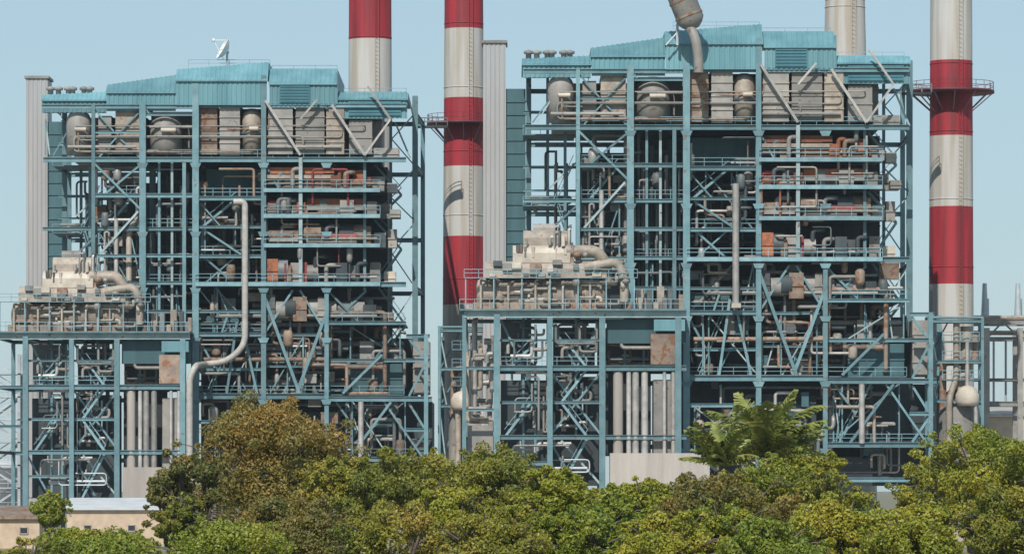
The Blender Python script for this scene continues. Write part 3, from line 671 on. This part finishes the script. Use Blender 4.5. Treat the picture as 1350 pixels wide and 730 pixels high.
# ================================================================== CHIMNEYS
def chimney(label, px, Y, wtop, ytop, w2, y2, bands, plat=None, height_extra=0, ladder=True):
    s = .1*(600+Y)/600; x = (px-675)*s
    bz = [(CZ+(640-b)*s, CZ+(640-a)*s) for a, b in bands]
    m = chimney_mat('hooped_paint', bz)
    t = thing('chimney', label, 'chimney', (x, Y, 0), 'red and white hooped chimneys')
    z1, z2 = CZ+(640-ytop)*s, CZ+(640-y2)*s; r1, r2 = wtop*s/2, w2*s/2
    g = (r2-r1)/(z1-z2); H = z1+height_extra; prof = [(0,0)]
    for i in range(41):
        z = H*i/40; r_ = r2+g*(z2-z); prof.append((r_, z))
    prof += [(prof[-1][0]-.5, H), (prof[-1][0]-.5, H-3), (0, H-3)]
    sh = MB().lathe(prof, (0,0,0), 48).build('shaft', m, t)
    for i in range(1, int(H/9)):            # steel hoops
        z = i*9; r_ = r2+g*(z2-z)
        MB().lathe([(r_-.02,z),(r_+.05,z),(r_+.05,z+.12),(r_-.02,z+.12)], (0,0,0), 48).build('hoop', m, sh)
    if ladder:
        mb = MB(); a = -1.25; r_ = r2+.35
        for sgn in (-.25, .25):
            mb.bar((math.cos(a)*r_+sgn, math.sin(a)*r_, 0), (math.cos(a)*(r1+.35)+sgn, math.sin(a)*(r1+.35), H-1), .07)
        n = int(H/.6)
        for i in range(n):
            z = i*.6; rr = r_+(r1-r2)*z/H; mb.bar((math.cos(a)*rr-.25, math.sin(a)*rr, z), (math.cos(a)*rr+.25, math.sin(a)*rr, z), .04)
        mb.build('ladder', m, t)
    if plat:
        py, ext = plat; z = CZ+(640-py)*s; r_ = r2+g*(z2-z); ro = r_+ext
        MB().lathe([(r_,z-.25),(ro,z-.25),(ro,z+.1),(r_,z+.1)], (0,0,0), 40).build('platform', M['dark_red'], t); pf = bpy.data.objects[LAST[0]]
        mb = MB()
        for k in range(24):
            a = k*math.pi/12; c_, s_ = math.cos(a), math.sin(a); a2 = a+math.pi/12
            mb.bar((c_*ro*.98, s_*ro*.98, z), (c_*ro*.98, s_*ro*.98, z+1.2), .07)
            for h in (.6, 1.2): mb.bar((c_*ro*.98, s_*ro*.98, z+h), (math.cos(a2)*ro*.98, math.sin(a2)*ro*.98, z+h), .06)
        mb.build('handrail', M['dark_red'], pf)
        mb = MB()
        for k in range(12):
            a = k*math.pi/6; c_, s_ = math.cos(a), math.sin(a)
            mb.bar((c_*r_*.98, s_*r_*.98, z-2.6), (c_*(ro-.2), s_*(ro-.2), z-.2), .14)
        mb.build('bracket', M['pale_red'], pf)
    return t
M['dark_red'] = mat('dark_red_paint', (.12,.012,.022), (.06,.01,.015), .6, .8, vary=.05)
M['pale_red'] = mat('faded_red_paint', (.42,.20,.20), (.30,.10,.10), .6, .8, vary=.05)
chimney('hooped chimney rising behind the left-hand boiler house roof, red at the top of the picture', 488, 62, 56, 0, 57, 110, [(-140,-60),(-30,53)], height_extra=22)
chimney('hooped chimney standing in the gap between the two boiler houses', 611.5, 42, 51, 0, 55, 350, [(-60,39),(130,220),(312,402)], (163, 2.4), 14)
chimney('mostly white chimney rising behind the right-hand boiler house roof', 1114, 20, 52, 0, 55, 60, [(-120,2)], height_extra=14)
chimney('hooped chimney at far right with a round service platform on its red band', 1254, 6, 55, 0, 58, 320, [(-120,-20),(81,180),(273,375)], (121, 2.9), 12)
# walkways from the boiler houses to the platforms
for px0, px1, py, Y, lb in ((1190,1228,122,-6,'dark walkway from the right-hand boiler house to the far right chimney'),(545,590,166,30,'dark walkway from the left-hand boiler house to the middle chimney')):
    a, b = W(px0, py, Y), W(px1, py, Y); t = thing('walkway', lb, 'walkway', a)
    MB().box(0, b.x-a.x, -.6, .6, -.3, 0).build('deck', M['casing'], t)
    mb = MB(); rail_mb(mb, 0, b.x-a.x, 0, -.6, 1.2); rail_mb(mb, 0, b.x-a.x, 0, .6, 1.2); mb.build('handrail', M['pipe_dark'], t)

# ================================================================== ROOF OBJECTS
t = thing('satellite_dish', 'small white dish on the roof of the left-hand boiler house', 'dish antenna', W(291, 94, 4)); t.scale = (1.05,)*3
mb = MB(); prof = [(r_, .35*r_*r_) for r_ in np.linspace(0, 1.5, 9)]
mb.lathe(prof+[(1.53, .80), (1.48, .86)]+[(r_, .35*r_*r_+.05) for r_ in np.linspace(1.45, 0, 8)], (0,0,0), 28)
o = mb.build('reflector', M['white'], t); o.location = (.9, 0, 2.5); o.rotation_euler = (R(12), R(-62), 0)
MB().tube([(.8,0,-1.0),(.8,0,2.0),(.95,0,2.5)], .13, 10).build('mast', M['galv'], t)
mb = MB(); mb.tube([(-.9,0,3.9),(.4,0,1.4)], .05, 6); mb.tube([(-.9,0,3.9),(1.2,0,3.9)], .05, 6); mb.lathe([(0,0),(.18,0),(.18,.4),(0,.4)], (-.9,0,3.7), 10)
mb.build('feed_horn', M['white'], t)
t = thing('vent_silencer', 'brown-grey vent silencer leaning over the right-hand boiler house roof', 'silencer', W(912, 160, -38))
def Q(px, py, d=0): return W(px, py, -38+d)-W(912, 160, -38)
MB().tube(bend([Q(921,96,-1), Q(921,78,-1), Q(917,50,-1), Q(906,30)], 2, 6), .6, 16).build('vent_pipe', M['duct'], t)
a, b = Q(915, 38), Q(884, -40)
dv = (b-a).normalized(); mb = MB(); mb.tube([a, a+dv*.5, a+dv*1.1, b], [.7, 1.3, 1.7, 1.7], 20); mb.build('barrel', M['duct'], t)
for k in (1.6, 3.6, 5.6): mb = MB(); mb.tube([a+dv*k, a+dv*(k+.25)], 1.78, 20); mb.build('band', M['brown'], t)
mb = MB(); mb.tube([Q(893,60,2), Q(893,32,2), Q(902,18,2)], .18, 8); mb.tube([Q(878,60,2), Q(896,40,2)], .12, 8); mb.build('stay', M['galv'], t)

# ================================================================== BACKGROUND PIECES
# pale lattice stair tower at the left edge
def lattice(loc, wd, dp, H, step, label, m1, m2, group=None):
    t = thing('lattice_tower', label, 'tower', loc, group)
    for sx in (0, wd):
        for sy in (0, dp): MB().ibeam((sx, sy, 0), (sx, sy, H), .4).build('leg', M[m1], t)
    n = int(H/step)
    for i in range(n+1):
        z = i*step+.2
        MB().box(-.2, wd+.2, -.2, dp+.2, z, z+.18).build('landing', M[m2], t); ld = bpy.data.objects[LAST[0]]
        mb = MB(); rail_mb(mb, 0, wd, z+.18, -.15, 1.2); mb.build('handrail', M[m2], ld)
        if i < n:
            stair_mb(0 if i % 2 else wd, wd if i % 2 else 0, z+.2, z+step, .6).build('stair', M[m1], t)
            MB().bar((0 if i % 2 else wd, dp, z), (wd if i % 2 else 0, dp, z+step), .18).build('brace', M[m1], t)
    return t
p = W(-18, 0, 40); lattice((p.x, 40, 0), 4.6, 4, 25.5, 3.2, 'pale galvanised stair tower at the left edge of the picture', 'galv', 'galv')
p = W(8, 0, 70)
t = thing('storage_tank', 'pale grey storage tank low at the left edge behind the stair tower', 'tank', (p.x-4, 78, 0))
MB().lathe([(0,0),(7,0),(7,9.5),(7.15,9.6),(7.15,9.9),(5,10.6),(0,11.6)], (0,0,0), 48).build('shell', M['palegrey'], t)
mb = MB()
for z in (3, 6): mb.lathe([(7.0,z),(7.08,z),(7.08,z+.15),(7.0,z+.15)], (0,0,0), 48)
mb.build('hoop', M['grey_sheet'], t)
# gantry at the far right
t = thing('pipe_gantry', 'brown-grey steel gantry at the far right behind the hooped chimney', 'gantry', (W(1290, 0, 40).x, 40, 0))
g0 = W(1290, 0, 40)
def G(px, py, d=0): v = W(px, py, 40)-Vector((g0.x, 40, 0)); v.y = d; return v
for px in (1301, 1345, 1390):
    for d in (0, 6): MB().ibeam((G(px,0).x, d, 0), G(px, 432, d), .75).build('column', M['duct'], t)
for y, h in ((424,.8),(446,.45),(500,.35),(532,.7)):
    for d in (0, 6): MB().ibeam(G(1280, y, d), G(1400, y, d), .4, h).build('beam', M['duct'], t)
for px in (1301, 1345):
    MB().tube([G(px, 424, 3), G(px, 372, 3)], [.55, .3], 10).build('mast', M['galv'], t)
    MB().tube([G(px+5, 424, 4), G(px+5, 392, 4)], .2, 8).build('mast', M['galv'], t)
for z in (418, 438): MB().tube([G(1282, z, 2), G(1400, z, 2)], .35, 10).build('pipe', M['beige'], t)
for a in ((1301,446,1322,424),(1345,446,1322,424),(1345,446,1366,424)): MB().bar(G(a[0],a[1]), G(a[2],a[3]), .25).build('brace', M['duct'], t)
for px in (1312, 1328): MB().tube([G(px, 532, 2), G(px, 448, 2)], .16, 8).build('pipe', M['galv'], t)
# low buildings
def shed(label, px0, px1, ytop, Y, dp, wm, rm, wins, roofdrop=1.2):
    a, b = W(px0, ytop, Y), W(px1, ytop, Y); t = thing('low_building', label, 'building', (a.x, Y, 0)); L = b.x-a.x; H = a.z
    MB().box(0, L, 0, dp, 0, H).build('wall', wm, t)
    mb = MB(); o = .5
    mb.add([(-o,-o,H+.02),(L+o,-o,H+.02),(L+o,dp+o,H+roofdrop),(-o,dp+o,H+roofdrop),(-o,-o,H+.25),(L+o,-o,H+.25),(L+o,dp+o,H+roofdrop+.25),(-o,dp+o,H+roofdrop+.25)],
           [(0,3,2,1),(4,5,6,7),(0,1,5,4),(1,2,6,5),(2,3,7,6),(3,0,4,7)]); mb.build('roof', rm, t)
    for (f, zz, ww, hh) in wins:
        MB().box(L*f-ww/2, L*f+ww/2, -.06, .03, zz-hh/2, zz+hh/2).build('window', M['dark'], t); wn = bpy.data.objects[LAST[0]]
        mb = MB()
        for s in (-1, 1): mb.box(L*f+s*ww/2-.06, L*f+s*ww/2+.06, -.12, .03, zz-hh/2-.06, zz+hh/2+.06)
        mb.box(L*f-ww/2, L*f+ww/2, -.12, .03, zz-hh/2-.12, zz-hh/2); mb.box(L*f-ww/2, L*f+ww/2, -.12, .03, zz+hh/2, zz+hh/2+.1)
        mb.build('window_frame', M['concrete'], wn)
    return t
shed('low sunlit beige building with grey roof below the left-hand turbine deck', 88, 226, 672, -60, 9, M['plaster'], M['palegrey'], [(.2,2.0,.9,.6),(.62,2.0,.9,.6)])
shed('low brown roofed shed in the bottom left corner', -30, 52, 684, -90, 8, M['plaster'], M['brown'], [(.75,2.0,.9,.6)])
shed('long tan building low at the right edge under the gantry', 1285, 1420, 548, 70, 14, M['plaster'], M['concrete'], [(.5,9,1.4,1.0)])

# ================================================================== GROUND
mb = MB(); mb.add([(-3000,-1200,0),(3000,-1200,0),(3000,5000,0),(-3000,5000,0)], [(0,1,2,3)])
tag(mb.build('ground', mat('dry_ground', (.22,.18,.12), (.12,.12,.06), .95, .06, vary=0)), None, None, kind='structure')
mb = MB(); mb.add([(-400,-80,.004),(400,-80,.004),(400,120,.004),(-400,120,.004)], [(0,1,2,3)])
tag(mb.build('paved_yard', mat('yard_concrete', (.32,.30,.27), (.24,.22,.20), .95, .1, vary=0)), None, None, kind='structure')
# the raised foundation of the right-hand unit
p0, p1 = W(625, 0, -48), W(1300, 0, -48)
mb = MB(); mb.box(p0.x, p1.x, -46, 0, 0, OZ-.01)
tag(mb.build('foundation_terrace', M['concrete']), None, None, kind='structure')

# ================================================================== HAZE
hm = bpy.data.materials.new('thin_haze'); hm.use_nodes = True; hn = hm.node_tree; hn.nodes.clear()
pv = hn.nodes.new('ShaderNodeVolumePrincipled'); pv.inputs['Color'].default_value = (.82,.92,1,1); pv.inputs['Density'].default_value = HAZE; pv.inputs['Anisotropy'].default_value = .2
ho = hn.nodes.new('ShaderNodeOutputMaterial'); hn.links.new(pv.outputs[0], ho.inputs['Volume'])
if HAZE: tag(MB().box(-3100, 3100, -1300, 5100, -1, 110).build('haze', hm), None, None, kind='stuff')
# ================================================================== TREES
def leaf_mesh(name, centers, radii, n, size, mt, parent, rng, flat=.75, droop=0):
    centers = np.array(centers, float); radii = np.array(radii, float)
    wgt = radii**2*rng.uniform(.45, 1.6, len(radii)); wgt /= wgt.sum()
    idx = rng.choice(len(centers), n, p=wgt)
    v = rng.normal(size=(n, 3)); v /= np.linalg.norm(v, axis=1)[:, None]
    rad = rng.uniform(.55, 1.05, n)**.6
    rad *= 1+.16*np.sin(v[:, 0]*7+idx)*np.sin(v[:, 2]*6+idx*2)
    pos = centers[idx]+v*(radii[idx]*rad)[:, None]*np.array([1, 1, flat])
    nor = v*.7+rng.normal(size=(n, 3))*.55; nor /= np.linalg.norm(nor, axis=1)[:, None]
    ref = rng.normal(size=(n, 3)); a = np.cross(nor, ref); a /= np.linalg.norm(a, axis=1)[:, None]; b = np.cross(nor, a)
    s = (size*rng.uniform(.55, 1.35, n))[:, None]
    V = np.stack([pos-a*s*.5, pos-b*s*.32+a*s*.02, pos+a*s*.62, pos+b*s*.32], 1).reshape(-1, 3)
    me = bpy.data.meshes.new(name); me.vertices.add(4*n); me.vertices.foreach_set('co', V.ravel())
    me.loops.add(4*n); me.loops.foreach_set('vertex_index', np.arange(4*n, dtype=np.int32))
    me.polygons.add(n); me.polygons.foreach_set('loop_start', np.arange(0, 4*n, 4, dtype=np.int32)); me.polygons.foreach_set('loop_total', np.full(n, 4, np.int32))
    at = me.attributes.new('leaf_tint', 'FLOAT', 'FACE'); cl = rng.uniform(0, 1, len(centers))
    at.data.foreach_set('value', np.clip(.5*cl[idx]+.5*rng.uniform(0, 1, n), 0, 1).astype(np.float32))
    me.update(); me.validate(); me.materials.append(mt)
    o = bpy.data.objects.new(name, me); COL.objects.link(o); o.parent = parent; return o
def tree(px, ptop, pw, Y, kind, label, seed, thick=1.0, n=9000, squash=1.0):
    """px centre, ptop top and pw width of the crown in photo pixels at depth Y"""
    rng = np.random.default_rng(seed); s = .1*(600+Y)/600
    top = CZ+(640-ptop)*s; rw = pw*s/2; x = (px-675)*s
    t = thing('broadleaf_tree', label, 'tree', (x, Y, 0), 'trees in front of the power plant')
    ch = min(top*.8, rw*1.45*squash); zc = top-ch*.5
    cs, rs = [], []
    nb = 34
    for i in range(nb):
        u = rng.uniform(0, 2*math.pi); h = rng.uniform(-.95, .98); k = math.sqrt(max(0, 1-h*h))*rng.uniform(.55, .92)
        r_ = rw*rng.uniform(.13, .31)
        cs.append((math.cos(u)*k*(rw-r_*.6), math.sin(u)*k*(rw-r_*.6), zc+h*(ch/2-r_*.7))); rs.append(r_)
    for i in range(6): cs.append((rng.uniform(-.4,.4)*rw, rng.uniform(-.4,.4)*rw, zc+rng.uniform(-.3,.3)*ch)); rs.append(rw*.32)
    for i in range(26):                     # ragged sprays that break the outline
        u = rng.uniform(0, 2*math.pi); h = rng.uniform(-.5, 1.0); k = math.sqrt(max(0, 1-h*h))
        cs.append((math.cos(u)*k*rw*1.0, math.sin(u)*k*rw*1.0, zc+h*ch*.52)); rs.append(rw*rng.uniform(.05, .12))
    leaf_mesh('crown', cs, rs, int(n*3.6), .165*thick, LEAF[kind], t, rng)
    mb = MB(); r0 = .035*top+.12
    fork = Vector((rng.uniform(-.3,.3), rng.uniform(-.3,.3), max(top-ch*1.0, top*.22)))
    mb.tube([(0,0,0),(fork.x*.4,fork.y*.4,fork.z*.5),fork], [r0*1.3, r0, r0*.85], 10)
    mb.build('trunk', M['bark'], t)
    mb = MB()
    for c, r_ in zip(cs[:18], rs[:18]):
        e = Vector(c); m_ = fork.lerp(e, .5)+Vector((0,0,-.3)); mb.tube([fork, m_, e], [r0*.45, r0*.28, r0*.1], 6)
    # bare twig tips that reach past the leaves
    for i in range(26):
        e = Vector(cs[-1-i]); m_ = e.lerp(Vector((0,0,zc)), .45); mb.tube([m_, m_.lerp(e, .6)+Vector((0,0,.15)), e+(e-m_)*.12], [.05, .035, .015], 5)
    mb.build('limb', M['bark'], t)
    return t
T = [ # px, top, width, Y, leaves, label, seed, leafsize, n, squash
 (356,522,270,-330,'ochre','tall round tree with ochre leaves at its top, highest of the treetops at left',1,1.0,17000,1.25),
 (250,588,120,-345,'ochre','small ochre and green tree at the left foot of the tallest round tree',2,1.0,8500,1.9),
 (455,600,130,-350,'olive','loose olive tree just right of the tallest round tree',3,1.0,7500,1.0),
 (545,592,170,-330,'olive','broad olive crown below the gap between the boiler houses',4,1.0,10000,.9),
 (655,590,190,-340,'olive','broad yellow-olive crown under the middle vessel',5,1.0,11000,.9),
 (730,618,120,-370,'yellow','low yellow-green crown under the right-hand turbine deck',6,.9,8000,1.0),
 (850,630,130,-350,'yellow','yellow-green crown under the concrete plinth',7,1.0,8000,.9),
 (960,622,210,-370,'ochre','wide crown with an orange-brown patch below the palm',8,.9,11000,.9),
 (1060,590,120,-300,'yellow','yellow-green crown directly right of the palm',9,1.1,7500,.9),
 (1110,655,170,-380,'yellow','bright low crown right of centre at the bottom, under the dark hopper bay',10,.9,9500,.9),
 (1290,562,210,-330,'yellow','large rounded yellow-green tree at the right edge',11,1.0,13000,1.0),
 (1225,610,110,-320,'olive','grey-olive tree left of the large rounded tree at the right edge',12,1.0,7500,1.0),
 (1345,640,170,-390,'olive','dark olive crown in the bottom right corner',13,.8,8500,1.0),
 (66,648,56,-200,'green','small dark tree beside the low beige building',14,1.2,3500,1.2),
 (140,704,200,-400,'green','bright green low crown at the bottom left',15,.8,8500,.9),
 (300,682,230,-400,'green','wide fresh green crown at the bottom below the tallest round tree',16,.8,10000,.8),
 (430,672,150,-385,'ochre','low brownish crown at the bottom between two green ones',17,.8,7500,.9),
 (520,665,180,-395,'olive','olive crown at the bottom below the gap between the boiler houses',18,.8,9000,.9),
 (645,672,170,-405,'olive','olive crown at the bottom below the middle vessel',19,.8,9000,.9),
 (770,668,160,-400,'green','dark green crown at the bottom centre under the plinth',20,.8,8500,.9),
 (880,672,170,-405,'yellow','yellow-green crown at the bottom right of centre, below the concrete plinth',21,.8,9000,.9),
 (1010,680,170,-410,'green','fresh green crown at the bottom under the palm',22,.8,9000,.9),
 (1200,680,160,-405,'yellow','yellow-green crown at the bottom below the grey-olive tree',23,.8,8500,.9),
 (30,712,150,-410,'olive','low olive crown in the bottom left corner',24,.8,7000,.9),
 (800,648,110,-372,'green','small green crown with dark gaps just left of the concrete plinth',31,.9,7500,1.1),
 (1215,660,110,-385,'yellow','small yellow-green crown low before the grey-olive tree',40,.9,7000,1.1),
 (1178,672,120,-372,'olive','small olive crown in the dip before the grey-olive tree',32,.9,7000,1.0),
 (236,650,70,-352,'olive','low bushy crown at the right end of the beige building',33,1.0,5500,1.5),
 (1005,600,130,-328,'yellow','yellow-green crown hiding the trunk of the taller palm',38,1.0,7500,1.1),
 (150,692,120,-390,'yellow','small yellow-green bush before the middle of the beige building',41,.8,4500,.8),
 (90,694,90,-398,'green','small green bush before the beige building in the bottom left',39,.8,4500,.9),
 (385,650,170,-372,'ochre','brown and green crown at the foot of the tallest round tree',34,.9,9500,1.0),
 (600,640,120,-372,'yellow','yellow-olive crown between the two olive ones, below the middle vessel',35,.9,7500,1.0),
 (730,672,110,-400,'yellow','small yellow-green crown at the bottom left of the dark green one',36,.8,7000,1.0),
 (955,660,110,-395,'yellow','small yellow-green crown at the bottom under the orange-brown patch',37,.8,7000,1.0),
 (1090,625,130,-340,'olive','olive crown behind the bright low one, right of the palm',25,1.0,7500,.9),
]
for a in T: tree(*a)
# palm
def palm(px, ptop, Y, label, seed, n=26, L=4.6, spread=1.0):
    rng = np.random.default_rng(seed); s = .1*(600+Y)/600; z = CZ+(640-ptop)*s
    t = thing('palm_tree', label, 'palm', ((px-675)*s, Y, 0), 'trees in front of the power plant')
    MB().tube([(0,0,0),(.15,0,z*.4),(.1,.1,z*.75),(0,0,z)], [.38,.28,.24,.22], 10).build('trunk', M['bark'], t)
    for i in range(n):
        az = i*2.39996+rng.uniform(-.5,.5); el = R(85-68*(i/n)**.9); LL = L*rng.uniform(.6, 1.2); dr = rng.uniform(.5, 2.2)
        pts = []; p_ = Vector((0,0,z)); e = el
        for k in range(12):
            pts.append(p_.copy()); p_ = p_+Vector((math.cos(az)*math.cos(e), math.sin(az)*math.cos(e), math.sin(e)))*(LL/11); e -= (.035+.045*k/11)*dr
        side = Vector((-math.sin(az), math.cos(az), 0))
        tints = []
        mb = MB(); mb.tube(pts, [.06-.045*k/11 for k in range(12)], 5)
        for k in range(1, 12):
            d = (pts[k]-pts[k-1]).normalized()
            for j in (0, .25, .5, .75):
                b0 = pts[k-1].lerp(pts[k], j)
                ll = LL*.24*math.sin(math.pi*(.12+.8*(k+j)/12))
                for sg in (-1, 1):
                    tip = b0+(side*sg+d*.9+Vector((rng.uniform(-.25,.25),0,-.4+rng.uniform(-.5,.4)))).normalized()*ll
                    wv = d*.085
                    mb.add([b0-wv*.8, b0+wv*.8, tip+wv*.3, tip-wv*.3+Vector((0,0,-.05))], [(0,1,2,3)])
        mb.build('frond', LEAF['palm'], t)
    return t
palm(1012, 600, -310, 'pale green palm with upright fronds rising above the treetops', 5, 44, 4.4)
palm(952, 612, -318, 'smaller pale palm left of the taller palm, before the concrete plinth', 8, 24, 3.0)
